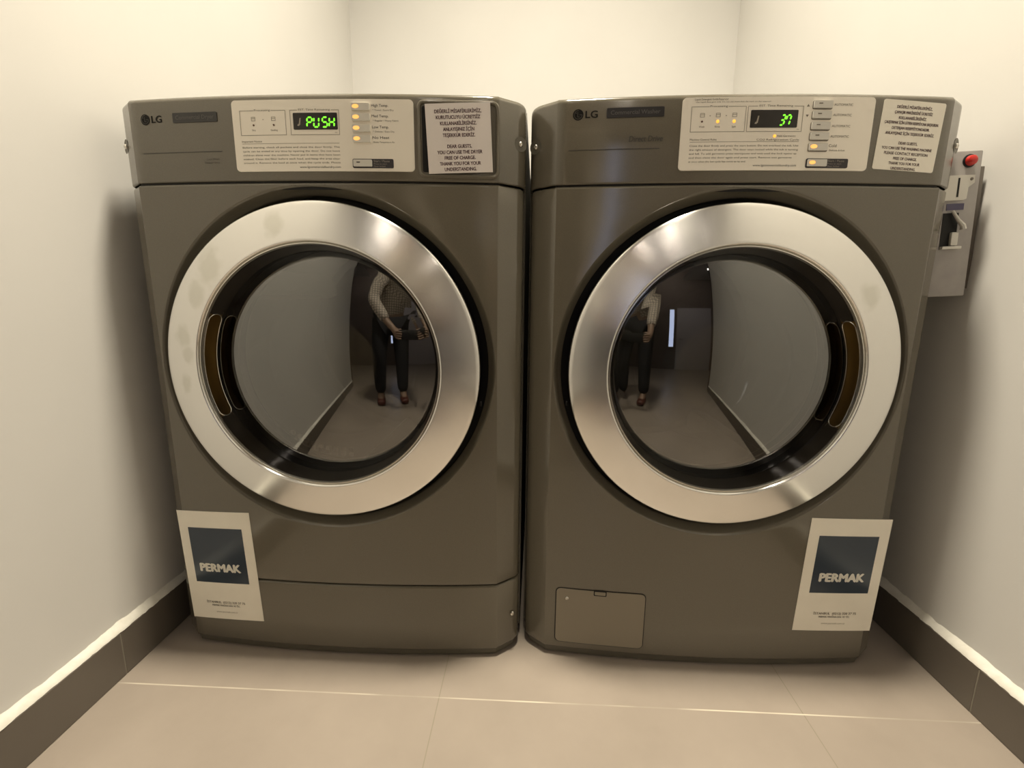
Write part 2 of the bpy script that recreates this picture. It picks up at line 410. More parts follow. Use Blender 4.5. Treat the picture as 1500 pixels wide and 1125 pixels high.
# ------------------------------------------------------------------ the door
DOME_R = .66
def make_door(root, side, ringm):
    """side -1: grip pocket on the left; +1: on the right"""
    b = lathe([(.2690, -.006), (.2700, -.010), (.2700, -.047), (.200, -.047)], 160, 0, ZD)
    door = link('door', b, M['black'], root); door['label'] = 'round porthole door with a wide brushed metal ring'
    back = lathe([(.2995, -.0515), (.262, -.0515), (.245, -.06)], 128, 0, ZD); link('door_gasket', back, M['black'], root)
    # metal ring: convex, its inner lip nearest the viewer
    prof = [(.2705, -.0075), (.2722, -.0060), (.2727, .0005), (.2719, .0026), (.2700, .0040)]
    for i in range(1, 13):
        t = i / 12; r = .2700 - t * (.2700 - .2115); v = .0040 + .0150 * t + .0012 * math.sin(PI * t); prof.append((r, v))
    prof += [(.2098, .0192), (.2084, .0184), (.2076, .0170), (.2070, .0135), (.2062, .0125)]
    rg = link('door_ring', lathe(prof, 224, 0, 0), ringm, door, angle=40); rg.location = (0, 0, ZD); rg['label'] = 'brushed metal door ring'
    lip = link('inner_trim', lathe([(.2062, .0125), (.2056, .0158), (.2042, .0160), (.2034, .0140), (.2030, .0110)], 192, 0, ZD), M['steel'], door)
    # funnel wall with the grip pocket cut into it
    W = bmesh.new(); N = 192; VS = [.0125, .0105, .0065, .002, -.0025, -.007, -.0115, -.0145, -.0175]
    def rw(v): return .2035 - (.0125 - v) * .27
    a_mid = PI if side < 0 else 0.0; aw = math.radians(27); grid = {}
    for j, v in enumerate(VS):
        for i in range(N):
            a = 2 * PI * i / N; grid[i, j] = W.verts.new((rw(v) * math.cos(a), -v, ZD + rw(v) * math.sin(a)))
    for j in range(len(VS) - 1):
        for i in range(N):
            a = 2 * PI * (i + .5) / N; d = abs((a - a_mid + PI) % (2 * PI) - PI)
            if d < aw and 1 <= j <= 5: continue
            W.faces.new((grid[i, j], grid[(i + 1) % N, j], grid[(i + 1) % N, j + 1], grid[i, j + 1]))
    link('funnel_wall', W, M['darkpl'], door)
    pk = bmesh.new(); n = 30; rows = []
    aa = aw + .02
    sec = [(-.001, .0107), (.018, .008), (.028, -.002), (.028, -.012), (.018, -.0135), (-.001, -.0120)]
    for i in range(n + 1):
        a = a_mid - aa + 2 * aa * i / n; f = min(1, 1.4 * math.sin(PI * i / n) ** .5) if 0 < i < n else .05
        rows.append([pk.verts.new(((rw(v) + dr * f) * math.cos(a), -v, ZD + (rw(v) + dr * f) * math.sin(a))) for dr, v in sec])
    for A, B in zip(rows, rows[1:]):
        for k in range(len(sec) - 1): pk.faces.new((A[k], A[k + 1], B[k + 1], B[k]))
    g = link('grip_pocket', pk, M['pocket_reflection'], door); g['label'] = 'brown recessed grip pocket with golden reflection painted in'
    # thin raised lip round the pocket
    pts = []; K = 40; am = aw - .01
    vt, vb = .0100, -.0130; vc = (vt + vb) / 2; rv = (vt - vb) / 2; ra = rv / .2
    for i in range(K + 1): pts.append((a_mid - am + ra + 2 * (am - ra) * i / K, vt))
    for i in range(1, 10): q = PI / 2 - PI * i / 10; pts.append((a_mid + am - ra + ra * math.cos(q), vc + rv * math.sin(q)))
    for i in range(K + 1): pts.append((a_mid + am - ra - 2 * (am - ra) * i / K, vb))
    for i in range(1, 10): q = -PI / 2 - PI * i / 10; pts.append((a_mid - am + ra + ra * math.cos(q), vc + rv * math.sin(q)))
    P3 = [((rw(v) - .0006) * math.cos(a), -v, ZD + (rw(v) - .0006) * math.sin(a)) for a, v in pts]
    link('pocket_lip', tubebm(P3, .0009, 8, closed=True), M['steel'], door)
    # domed tinted cover
    dome = [(.1965, -.0172), (.1950, -.0163), (.1935, -.0158)]; R = DOME_R; vc0 = -.0158 + .1935 ** 2 / (2 * R)
    for i in range(1, 25): r = .1935 * (1 - i / 24); dome.append((r, vc0 - (R - math.sqrt(R * R - r * r))))
    link('tinted_cover', facing(lathe(dome, 160, 0, ZD)), M['cover'], door)
    # glass bowl behind the cover
    bowl = [(.186, -.060), (.176, -.075), (.160, -.105), (.140, -.128), (.110, -.142), (.07, -.149), (.035, -.1515), (0, -.152)]
    link('glass_bowl', facing(lathe(bowl, 96, 0, ZD)), M['bowlglass'], door)
    link('rim_notch', boxbm(side * -.2735 - .0012, side * -.2735 + .0012, -.001, .006, ZD - .062, ZD - .055), M['black'], door)
    # inside: gasket, drum
    link('drum_gasket', lathe([(.262, -.056), (.215, -.062), (.200, -.080), (.205, -.110), (.225, -.125)], 96, 0, ZD), M['gasket'], root)
    dr = lathe([(.225, -.126), (.27, -.135), (.275, -.16), (.275, -.56), (.26, -.575), (.12, -.585), (0, -.60)], 96, 0, ZD)
    for k in range(3):
        a = 2 * PI * k / 3 + .5 + (0 if side < 0 else .6)
        nb = bmesh.new(); hw = .03
        c0, s0 = math.cos(a), math.sin(a); t_ = Vector((-s0, 0, c0)); rr = Vector((c0, 0, s0)); prev = None
        for y in (.17, .54):
            row = []
            for w_, h_ in ((-1.3, .276), (-.6, .245), (0, .232), (.6, .245), (1.3, .276)):
                p = rr * h_ + t_ * hw * w_; row.append(nb.verts.new((p.x, y, ZD + p.z)))
            if prev:
                for q in range(4): nb.faces.new((prev[q], prev[q + 1], row[q + 1], row[q]))
            prev = row
        me = bpy.data.meshes.new('t'); nb.to_mesh(me); nb.free(); dr.from_mesh(me); bpy.data.meshes.remove(me)
    link('drum', dr, M['drum'], root)
    if side < 0:      # slotted lint grille below the dryer opening
        b = bmesh.new()
        for k in range(9):
            a = PI * 1.5 - .62 + k * .085; r = .178
            x, z = r * math.cos(a), ZD + r * math.sin(a)
            boxbm(x - .0045, x + .0045, .0725, .0785, z - .008, z + .008, .002, bm=b)
        link('lint_grille', b, M['hatch'], root)
    return door

# ------------------------------------------------------------------ control plate
def make_plate(root, washer):
    du = .0065 if washer else 0; dz = .0038 if washer else 0
    pu0, pu1, pz0, pz1 = -.1185 + du, .1695 + du, .8850 + dz, .9892 + dz
    pl = decal('control_plate', pu0, pu1, pz0, pz1, M['plate'], root, e=.0020, rad=.006, nu=24)
    pl['label'] = 'silver control plate with rounded corners'
    B = .0023
    if washer:
        texts('printed_text', [('Liquid Detergent Guide/Reservoir', -.0945, .9885, .050, .0030, 'L'), ('Use liquid detergent only. Do not use more than the mark on the reservoir.', -.0925, .9853, .112, .0020, 'L')], M['ink'], pl, B)
    z1 = .9742 if not washer else .9800; z0 = z1 - .0362
    x0, x1 = (-.1060, -.0310) if not washer else (-.0985, -.0170)
    frame_outline('printed_frame', x0, x1, z0, z1, .0008, M['inkfaint'], pl, B, gap=((x0 + x1) / 2 - .014, (x0 + x1) / 2 + .014))
    texts('printed_text', [('Processing', (x0 + x1) / 2, z1 - .0012, .026, .0030, 'C')], M['ink'], pl, B)
    y0, y1 = (-.0240, .0540) if not washer else (-.0145, .0685)
    frame_outline('printed_frame', y0, y1, z0, z1, .0008, M['inkfaint'], pl, B, gap=((y0 + y1) / 2 - .027, (y0 + y1) / 2 + .027))
    texts('printed_text', [('EST. Time Remaining', (y0 + y1) / 2, z1 - .0012, .050, .0030, 'C')], M['ink'], pl, B)
    names = ['Wash', 'Rinse', 'Spin'] if washer else ['Dry', 'Cooling']
    us = [-.0815, -.0580, -.0335] if washer else [-.0840, -.0510]
    zl = z1 - .0212
    icons = bmesh.new()
    for k, (nm, u) in enumerate(zip(names, us)):
        lit = washer and k > 0
        b = lathe([(.0024 if lit else .0014, 0), (.0022 if lit else .0012, .0007), (.0012, .0011), (0, .0012)], 16)
        for v in b.verts: v.co += Vector((u, -(bowv(u) + .002), zl))
        o = link('indicator_light', b, M['amber' if lit else 'leddark'], pl); o['label'] = 'lit amber indicator light' if lit else 'unlit indicator dot'
        texts('printed_text', [(nm, u, zl - .0085, None, .0026, 'C')], M['ink'], pl, B)
        for q in (-1, 1):     # small pictogram: a tub outline
            p = u + q * .0030
            icons.faces.new([icons.verts.new((x, -(bowv(x) + B), z)) for x, z in ((p - .0004, zl + .0060), (p + .0004, zl + .0060), (p + .0004, zl + .0115), (p - .0004, zl + .0115))])
        for zz in (.0060, .0092, .0112):
            icons.faces.new([icons.verts.new((x, -(bowv(x) + B), z)) for x, z in ((u - .003, zl + zz), (u + .003, zl + zz), (u + .003, zl + zz + .0007), (u - .003, zl + zz + .0007))])
        if k < len(names) - 1:
            p = (u + us[k + 1]) / 2
            icons.faces.new([icons.verts.new((x, -(bowv(x) + B), z)) for x, z in ((p - .001, zl + .0070), (p + .001, zl + .0080), (p - .001, zl + .0090))])
    link('printed_icons', icons, M['inkfaint'], pl, smooth=False)
    # display
    d0, d1, e0, e1 = (-.0190, .0510, .9458, .9698) if not washer else (-.0095, .0608, .9495, .9742)
    dp = decal('display', d0, d1, e0, e1, M['display'], pl, e=.0007, rad=.0014, base=.0020, nu=6)
    seg_digits('lit_digits', 'PUSH' if not washer else '37', d0 + (.0225 if not washer else .0432), e0 + .0035, .0405 if not washer else .0142, .0138, dp, .0029, gap=.42 if not washer else .38, slant=.06 if not washer else .24)
    b = bmesh.new()    # note-shaped mark at the left of the display
    for pts in (((.0085, .0065), (.0110, .0065), (.0125, .0165), (.0105, .0165)), ((.0062, .0055), (.0095, .0050), (.0102, .0085), (.0075, .0080))):
        b.faces.new([b.verts.new((d0 + x, -(bowv(d0 + x) + .0029), e0 + z)) for x, z in pts])
    link('display_mark', b, M['inkfaint'], dp, smooth=False)
    texts('printed_text', [('min', y1 - .004, z0 + .0028, None, .0018, 'R')], M['ink'], pl, B)
    if washer:
        b = lathe([(.0022, 0), (.0020, .0008), (.0012, .0012), (0, .0013)], 16)
        for v in b.verts: v.co += Vector((.0292, -(bowv(.0292) + .002), .9378))
        link('indicator_light', b, M['amber'], pl)['label'] = 'lit amber indicator light'
        texts('printed_text', [('Add Garments', .0325, .9366, .028, .0028, 'L')], M['ink'], pl, B)
    # small print
    para = ['Before starting, check all pockets and close the door firmly. The', 'cycle can be ended at any time by opening the door. Do not leave', 'children alone near the machine. Never put in items that have been', 'soaked. Clean the filter before each load, and keep the area clear', 'around it. Remove the load at once when the cycle ends. Please']
    if washer: para = ['Close the door firmly and press the start button. Do not overload the tub. Use', 'the right amount of detergent. The door stays locked while the tub is turning', 'and full. To add garments press start/pause and wait until the lock opens up', 'and then close the door again and press start. Remove wet garments', 'at once when the last cycle has come to its end.']
    w = .158 if not washer else .164; x0 = -.1055 if not washer else -.0975; zz = .9245 if not washer else .9283
    hd = 'Important Notice' if not washer else 'Machine Control Rules'
    texts('printed_text', [(hd, x0, zz + .0035, .033 if not washer else .040, .0030, 'L')], M['ink'], pl, B)
    if washer: texts('printed_text', [('CO2 Refrigeration Cycle', x0 + w, zz + .0030, .064, .0028, 'R')], M['ink'], pl, B)
    b = bmesh.new(); nseg = 10
    for i in range(nseg):
        p0, p1 = x0 + w * i / nseg, x0 + w * (i + 1) / nseg
        b.faces.new([b.verts.new((x, -(bowv(x) + B), z)) for x, z in ((p0, zz + .0012), (p1, zz + .0012), (p1, zz + .0018), (p0, zz + .0018))])
    link('printed_rule', b, M['inkfaint'], pl, smooth=False)
    texts('small_print', [(t, x0, zz - .0052 - .0057 * i, w * (1 if not washer else (1, 1, .99, .95, .53)[i]), .0026, 'L') for i, t in enumerate(para)], M['ink'], pl, B)
    texts('web_address', [('www.lgcommerciallaundry.com', x0 + w, (.8898 if not washer else .8945), .066, .0031, 'R')], M['inkdark'], pl, B)
    # push buttons
    rows = [.9777, .9627, .9470, .9318] if not washer else [.9815, .9672, .9518, .9372, .9220]
    bu = .0745 if not washer else .0822
    lab = [('High Temp.', '* Towel / Extra Dry'), ('Med Temp.', '* Regular / Heavy Fabric'), ('Low Temp.', '* Delicate / Extra Dry'), ('No Heat', 'Room Temperature Air')] if not washer else [('AUTOMATIC', '')] * 4 + [('Cold', 'Delicate & Knit')]
    for k, z in enumerate(rows):
        lit = (not washer) or k == 4; off = -.0003 * k if not washer else 0
        fr = decal('button_frame', bu - .0008, bu + .0288, z - .0064, z + .0058, M['btnframe'] if washer else M['plate'], pl, e=.0006, rad=.002, base=.0020, nu=2)
        bt = decal('push_button', bu, bu + .0278, z - .0050, z + .0052, M['button'], pl, e=.0030, rad=.0012, base=.0020, nu=2)
        if lit:
            b = bmesh.new(); cu_, cz_ = bu + .0065, z + .0004
            vs = [b.verts.new((cu_ + .0052 * math.cos(q * PI / 10), -(bowv(cu_) + .0053), cz_ + .0030 * math.sin(q * PI / 10))) for q in range(20)]; b.faces.new(vs)
            link('button_light', b, M['ambersoft'], bt, smooth=False)['label'] = 'glowing amber light in the button'
        else:
            decal('button_mark', bu + .007, bu + .0125, z + .0006, z + .0019, M['ink'], bt, e=.0004, base=.0050, nu=1)
            if k < 2:
                b = bmesh.new(); s_ = 1 if k == 0 else -1; cu_ = bu - .0075
                b.faces.new([b.verts.new((cu_ + x, -(bowv(cu_) + B), z - .001 + s_ * y)) for x, y in ((-.0022, -.0016), (.0022, -.0016), (0, .0020))])
                link('arrow_mark', b, M['ink'], pl, smooth=False)
        big, small = lab[k]
        it = [(big, bu + .0305, z + .0006, (.026 if not washer else (.030 if k < 4 else .012)), .0040 if not washer or k == 4 else .0036, 'L')]
        if washer and k < 4: it = [(big, bu + .0315, z - .0012, .028, .0034, 'L')]
        texts('button_label', it, M['inkdark'] if not washer else M['ink'], pl, B)
        if small: texts('button_label', [(small, bu + .032, z - .0052, (.033 if k != 1 else .040) if not washer else .024, .0024, 'L')], M['ink'], pl, B)
    sz = .8965 if not washer else .8992; sb = .0730 if not washer else .0818
    decal('button_frame', sb - .001, sb + .0635, sz - .0068, sz + .0066, M['inkdark'], pl, e=.0009, rad=.002, base=.0020, nu=4)['label'] = 'black start button surround'
    bt = decal('push_button', sb + .0008, sb + .0300, sz - .0050, sz + .0050, M['button'], pl, e=.0034, rad=.001, base=.0020, nu=2)
    if washer:
        b = bmesh.new(); cu_ = sb + .0075
        b.faces.new([b.verts.new((cu_ + .0048 * math.cos(q * PI / 10), -(bowv(cu_) + .0057), sz + .0004 + .0028 * math.sin(q * PI / 10))) for q in range(20)])
        link('button_light', b, M['ambersoft'], bt, smooth=False)['label'] = 'glowing amber light in the button'
    else: decal('button_mark', sb + .006, sb + .0115, sz + .0004, sz + .0018, M['inkdark'], bt, e=.0004, base=.0054, nu=1)
    texts('button_label', [('Start / Pause', sb + .0325, sz + .0018, .025, .0034, 'L'), ('Press to start', sb + .0325, sz - .0018, .021, .0022, 'L'), ('Door locked', sb + .0325, sz - .0052, .018, .0022, 'L')], M['inkfaint'], pl, .0031)
    return pl

# ------------------------------------------------------------------ machines
def make_machine(name, loc, rz, washer, label):
    root = empty(name, loc, rz)
    tag(root, label, 'washing machine' if washer else 'tumble dryer')
    # rear cabinet
    w = .3432
    cab = bmesh.new()
    boxbm(-w, -w + .004, .086, .745, .022, .992, bm=cab); boxbm(w - .004, w, .086, .745, .022, .992, bm=cab)
    boxbm(-w + .004, w - .004, .735, .745, .022, .992, bm=cab); boxbm(-w, w, .089, .745, .992, .9985, bm=cab)
    boxbm(-w + .004, w - .004, .086, .735, .022, .027, bm=cab)
    c = link('cabinet', cab, M['cab'], root, smooth=False)
    # base pan and feet
    bp = bmesh.new(); strip(bp, plan(W2 - .0035, -.09), [(.0015, .009), (.004, .0065), (.0185, .0065)])
    link('base_pan', bp, M['cab'], root)
    for sx in (-1, 1):
        for y in (.11, .68):
            f = bmesh.new(); bmesh.ops.create_cone(f, cap_ends=True, segments=24, radius1=.022, radius2=.016, depth=.024)
            for v in f.verts: v.co += Vector((sx * .28, y, .012))
            link('foot', f, M['black'], root)
    # front skins
    if washer: front_panel('front_panel', ZB, ZS - .0018, root, True)
    else:
        front_panel('front_panel', .1555, ZS - .0018, root, True)
        front_panel('lower_panel', ZB, .1535, root, False)
    # backing so the seams read as dark lines
    for q0, q1 in ((ZS - .012, ZS + .012), (.145, .164))[:1 if washer else 2]:
        sb = bmesh.new(); strip(sb, plan(W2 - .016, -.085), [(q0, .004), (q1, .004)])
        link('seam_gap', sb, M['black'], root)
    # control panel housing with rolled top edge
    cp = bmesh.new()
    lv = roll(ZS + .0008, .003, False) + [(ZT - .0085, 0)] + roll(ZT, .0085, True, 6)[1:]
    out = plan(W2, -.085, .018)
    rows = strip(cp, out, lv)
    top = rows[-1]; n = len(top)
    backrow = [cp.verts.new((v.co.x, .088, ZT)) for v in top]
    for i in range(n - 1): cp.faces.new((top[i], top[i + 1], backrow[i + 1], backrow[i]))
    link('control_panel', cp, M['body'], root)
    make_plate(root, washer)
    # emblem, badge and line
    eu, ez = (-.2720, .9672) if not washer else (-.2695, .9742)
    b = bmesh.new()
    R = .0082
    vs = [b.verts.new((eu + R * math.cos(2 * PI * i / 40), -(bowv(eu + R * math.cos(2 * PI * i / 40)) + .0006), ez + R * math.sin(2 * PI * i / 40))) for i in range(40)]; b.faces.new(vs)
    em = link('emblem', b, M['logo'], root, smooth=False); em['label'] = 'dark round face emblem'
    def em_quad(bm_, pts): bm_.faces.new([bm_.verts.new((eu + x, -(bowv(eu + x) + .0010), ez + z)) for x, z in pts])
    b = bmesh.new()
    em_quad(b, ((-.0012, -.0036), (-.0002, -.0036), (-.0002, .0040), (-.0012, .0040)))
    em_quad(b, ((-.0002, -.0036), (.0026, -.0036), (.0026, -.0027), (-.0002, -.0027)))
    em_quad(b, ((-.0042, .0018), (-.0026, .0018), (-.0026, .0034), (-.0042, .0034)))
    for i in range(22):
        a0, a1 = math.radians(85 + i * 12.5), math.radians(85 + (i + 1) * 12.5)
        em_quad(b, [(r_ * math.cos(a_), r_ * math.sin(a_)) for a_, r_ in ((a0, .0057), (a1, .0057), (a1, .0066), (a0, .0066))])
    em_quad(b, ((.0018, -.0006), (.0064, -.0006), (.0064, .0003), (.0018, .0003)))
    link('emblem_lines', b, M['faintline'], em, smooth=False)
    texts('lettering', [('LG', eu + .0115, ez - .0050, .0185, .0105, 'L')], M['logo'], root, .0007, bold=.02)
    bu0, bu1, bz0, bz1 = (-.2220, -.1450, .9605, .9748) if not washer else (-.2255, -.1385, .9678, .9820)
    bd = decal('name_badge', bu0, bu1, bz0, bz1, M['badge'], root, e=.0012, rad=.0015, nu=6); bd['label'] = 'black name badge'
    texts('badge_text', [('Commercial Washer' if washer else 'Commercial Dryer', (bu0 + bu1) / 2, bz0 + .0045, (bu1 - bu0) * .86, .0062, 'C')], M['badgetext'], bd, .0014, bold=.01)
    lz = .9165 if not washer else .9223
    decal('printed_line', -.283, -.142, lz - .0006, lz + .0006, M['faintline'], root, e=.0004, nu=10)
    if washer: texts('lettering', [('Direct Drive', -.1895, .9328, .051, .0085, 'L')], M['faintline'], root, .0006, shear=.15, bold=.012)
    else: texts('lettering', [('Sensor Dry', -.1480, .8985, .026, .0030, 'R'), ('Cool Down', -.1480, .9040, .022, .0026, 'R')], M['faintline'], root, .0005)
    # corner screws with their dimples
    for sx in (-1, 1):
        u = sx * .3375
        dm = bmesh.new(); lathe([(.0115, .0002), (.0095, -.0002), (0, .0004)], 24, bm=dm)
        rot = Vector((0, -1, 0)).rotation_difference(Vector((sx * .6, -.8, 0)).normalized()).to_matrix()
        for v in dm.verts: v.co = rot @ v.co + Vector((sx * .3352, -(bowv(.3352) + .0002), .9360))
        link('screw_dimple', dm, M['cab'], root)
        screw('screw', sx * .3350, .9355, root, v=bowv(.335) + .0004, side=sx, r=.0042)
    if not washer:
        screw('screw', .3300, .0815, root, v=bowv(.330) + .0008, side=1, r=.0046)
    door = make_door(root, 1 if washer else -1, M['ring_w'] if washer else M['ring_d'])
    # printed notices and service stickers
    if not washer:
        # raised frame with a dark slot behind the paper
        b = bmesh.new(); fu0, fu1, fz0, fz1 = .1775, .3000, .8790, .9870; rr = .009; K = 6; pts = []
        for (cx, cz, s) in ((fu1 - rr, fz1 - rr, 0), (fu0 + rr, fz1 - rr, 1), (fu0 + rr, fz0 + rr, 2), (fu1 - rr, fz0 + rr, 3)):
            pts += [(cx + rr * math.cos(PI / 2 * (s + i / K)), cz + rr * math.sin(PI / 2 * (s + i / K))) for i in range(K + 1)]
        loop = []
        for i in range(len(pts)):
            p, q = pts[i], pts[(i + 1) % len(pts)]; nn = max(1, int(math.dist(p, q) / .012))
            loop += [(p[0] + (q[0] - p[0]) * j / nn, p[1] + (q[1] - p[1]) * j / nn) for j in range(nn)]
        tubebm([(u, -(bowv(u) + .0008), z) for u, z in loop], .0030, 10, bm=b, closed=True)
        link('slot_frame', b, M['body'], root)['label'] = 'rounded raised frame round the slot'
        decal('card_slot', fu0 + .0045, fu0 + .017, fz0 + .006, fz1 - .006, M['black'], root, e=.0004, rad=.003, nu=1)
        org = (.2402, .9342); rot = .045
        nt = decal('paper_notice', -.0502, .0502, -.0505, .0505, M['paper'], root, e=.0006, base=.0042, rot=rot, org=org, nu=8); nt['label'] = 'white printed paper notice'
        L = [('DEĞERLİ MİSAFİRLERİMİZ,', .0385, .072), ('KURUTUCUYU ÜCRETSİZ', .0300, .068), ('KULLANABİLİRSİNİZ.', .0212, .056), ('ANLAYIŞINIZ İÇİN', .0128, .048), ('TEŞEKKÜR EDERİZ.', .0042, .050), ('DEAR GUESTS,', -.0120, .038), ('YOU CAN USE THE DRYER', -.0205, .070), ('FREE OF CHARGE.', -.0288, .048), ('THANK YOU FOR YOUR', -.0372, .064), ('UNDERSTANDING.', -.0455, .050)]
        texts('notice_text', [(t, .0, z - .0018, w_, .0052, 'C') for t, z, w_ in L], M['maroon'], nt, .0051, rot=rot, org=org, bold=.022)
    else:
        org = (.2368, .9400); rot = -.045
        nt = decal('paper_notice', -.0492, .0492, -.0495, .0495, M['sticker'], root, e=.0006, base=.0003, rot=rot, org=org, rad=.003, nu=8); nt['label'] = 'cream printed paper notice'
        L = [('DEĞERLİ MİSAFİRLERİMİZ,', .0400, .056), ('ÇAMAŞIR MAKİNESİNİ ÜCRETSİZ', .0325, .060), ('KULLANABİLİRSİNİZ.', .0250, .044), ('ÇALIŞTIRMAK İÇİN LÜTFEN RESEPSİYONA BAŞVURUN.', .0180, .086), ('DETERJAN RESEPSİYONDADIR.', .0105, .060), ('ANLAYIŞINIZ İÇİN TEŞEKKÜR EDERİZ.', .0030, .078), ('DEAR GUESTS,', -.0105, .030), ('YOU CAN USE THE WASHING MACHINE', -.0180, .080), ('PLEASE CONTACT RECEPTION', -.0252, .070), ('FREE OF CHARGE.', -.0325, .038), ('THANK YOU FOR YOUR', -.0395, .050), ('UNDERSTANDING.', -.0468, .040)]
        texts('notice_text', [(t, .0, z - .0018, w_, .0040, 'C') for t, z, w_ in L], M['maroon'], nt, .0012, rot=rot, org=org, bold=.018)
    org = (.2408, .1938) if washer else (-.2320, .1760); rot = -.036 if washer else .040
    st = decal('service_sticker', -.0755, .0755, -.1132, .1132, M['sticker'], root, e=.0006, base=.0004, rot=rot, org=org, flat=True, nu=8); st['label'] = 'cream service sticker with a dark blue square'
    decal('blue_square', -.0562, .0560, -.0345, .0795, M['blue'], st, e=.0003, base=.0010, rot=rot, org=org, flat=True, nu=6)
    texts('sticker_word', [('PERMAK', .0, -.0105, .0840, .0165, 'C')], M['white'], st, .0017, rot=rot, org=org, flat=True, bold=.055)
    texts('sticker_text', [('İSTANBUL  (0212) 320 37 75', .0, -.0790, .082, .0046, 'C'), ('PERMAK MAKİNA SAN. VE TİC.', .0, -.0855, .060, .0038, 'C')], M['ink'], st, .0014, rot=rot, org=org, flat=True, bold=.015)
    texts('sticker_text', [('www.permak.com.tr', .0, -.0990, .046, .0034, 'C')], M['inkfaint'], st, .0014, rot=rot, org=org, flat=True)
    if washer:
        decal('hatch_gap', -.2818, -.1133, .0310, .1485, M['black'], root, e=.0005, rad=.010, nu=10)
        ht = decal('drain_hatch', -.2800, -.1150, .0328, .1468, M['hatch'], root, e=.0016, rad=.0085, nu=10); ht['label'] = 'lighter rectangular drain hatch'
        decal('latch_surround', -.2105, -.1865, .1375, .1487, M['black'], ht, e=.0012, rad=.002, base=.0008, nu=2)
        decal('hatch_latch', -.2085, -.1885, .1395, .1462, M['hatch'], ht, e=.0016, rad=.0015, base=.0008, nu=2)
        screw('screw', -.2600, .1275, ht, v=bowv(-.26) + .0016, r=.0040)
    return root

M['ring_d'] = ring_mat('brushed_ring', [(-.232, .050, .018), (-.225, .020, .015), (-.236, -.030, .014), (-.175, .165, .028), (-.20, .12, .02), (-.06, .235, .02)])
M['ring_w'] = ring_mat('brushed_ring_clean', [(.20, .13, .02)])
dryer = make_machine('tumble_dryer', (-.3599, .7764, 0), -.0080, False, 'grey-brown front-loading dryer on the left, green display reading PUSH')
washer = make_machine('washing_machine', (.3352, .7889, 0), 0, True, 'grey-brown front-loading washer on the right, green display reading 37 and a drain hatch')

# ------------------------------------------------------------------ setting
XL, XR, YB, YO, CH = -.7487, .7727, 2.0577, -1.1, 3.15
X0, X1, Y0 = -2.2, 2.4, -3.7
def slab(name, *a, m): return tag(link(name, boxbm(*a), m, smooth=False), kind='structure')
slab('floor', X0 - .1, X1 + .1, Y0 - .1, YB + .1, -.1, 0, m=M['floor'])
slab('ceiling', X0 - .1, X1 + .1, Y0 - .1, YB + .1, CH, CH + .1, m=M['ceiling'])
slab('wall_back', XL - .1, XR + .1, YB, YB + .1, 0, CH, m=M['wall'])
slab('wall_left', XL - .1, XL, YO, YB, 0, CH, m=M['wall'])
slab('wall_right', XR, XR + .1, YO, YB, 0, CH, m=M['wall'])
slab('wall_front_left', X0, XL - .1, YO, YO + .1, 0, CH, m=M['room_wall'])
slab('wall_front_right', XR + .1, X1, YO, YO + .1, 0, CH, m=M['room_wall'])
slab('wall_room_left', X0 - .1, X0, Y0, YO + .1, 0, CH, m=M['room_wall'])
slab('wall_room_right', X1, X1 + .1, Y0, YO + .1, 0, CH, m=M['room_wall'])
slab('wall_far', X0, X1, Y0 - .1, Y0, 0, CH, m=M['room_wall'])
for nm, x0, x1 in (('trim_1', XL - .115, XL + .012), ('trim_2', XR - .012, XR + .115)):
    slab(nm, x0, x1, YO - .015, YO + .0, 0, 2.3, m=M['jamb'])
# pale panel with handle, added as stand-in for an unidentified shape in the reflections
d = slab('standin_panel', .25, 1.35, Y0, Y0 + .04, 0, 2.05, m=M['pale'])
link('standin_handle', tubebm([(.34, Y0 + .06, 1.0), (.46, Y0 + .06, 1.0)], .01), M['steel'], d)

wn = slab('window_1', .02, .16, Y0, Y0 + .03, .75, 2.0, m=mat('cool_window', (.5, .55, .7), .3, emit=(.6, .7, 1), estr=3))
fb = bmesh.new()
for a_ in ((.0, .02, .73, 2.02), (.16, .18, .73, 2.02)): boxbm(a_[0], a_[1], Y0, Y0 + .05, a_[2], a_[3], bm=fb)
for a_ in ((.02, .16, .73, .75), (.02, .16, 2.0, 2.02)): boxbm(a_[0], a_[1], Y0, Y0 + .05, a_[2], a_[3], bm=fb)
link('window_frame', fb, M['frame'], wn, smooth=False)

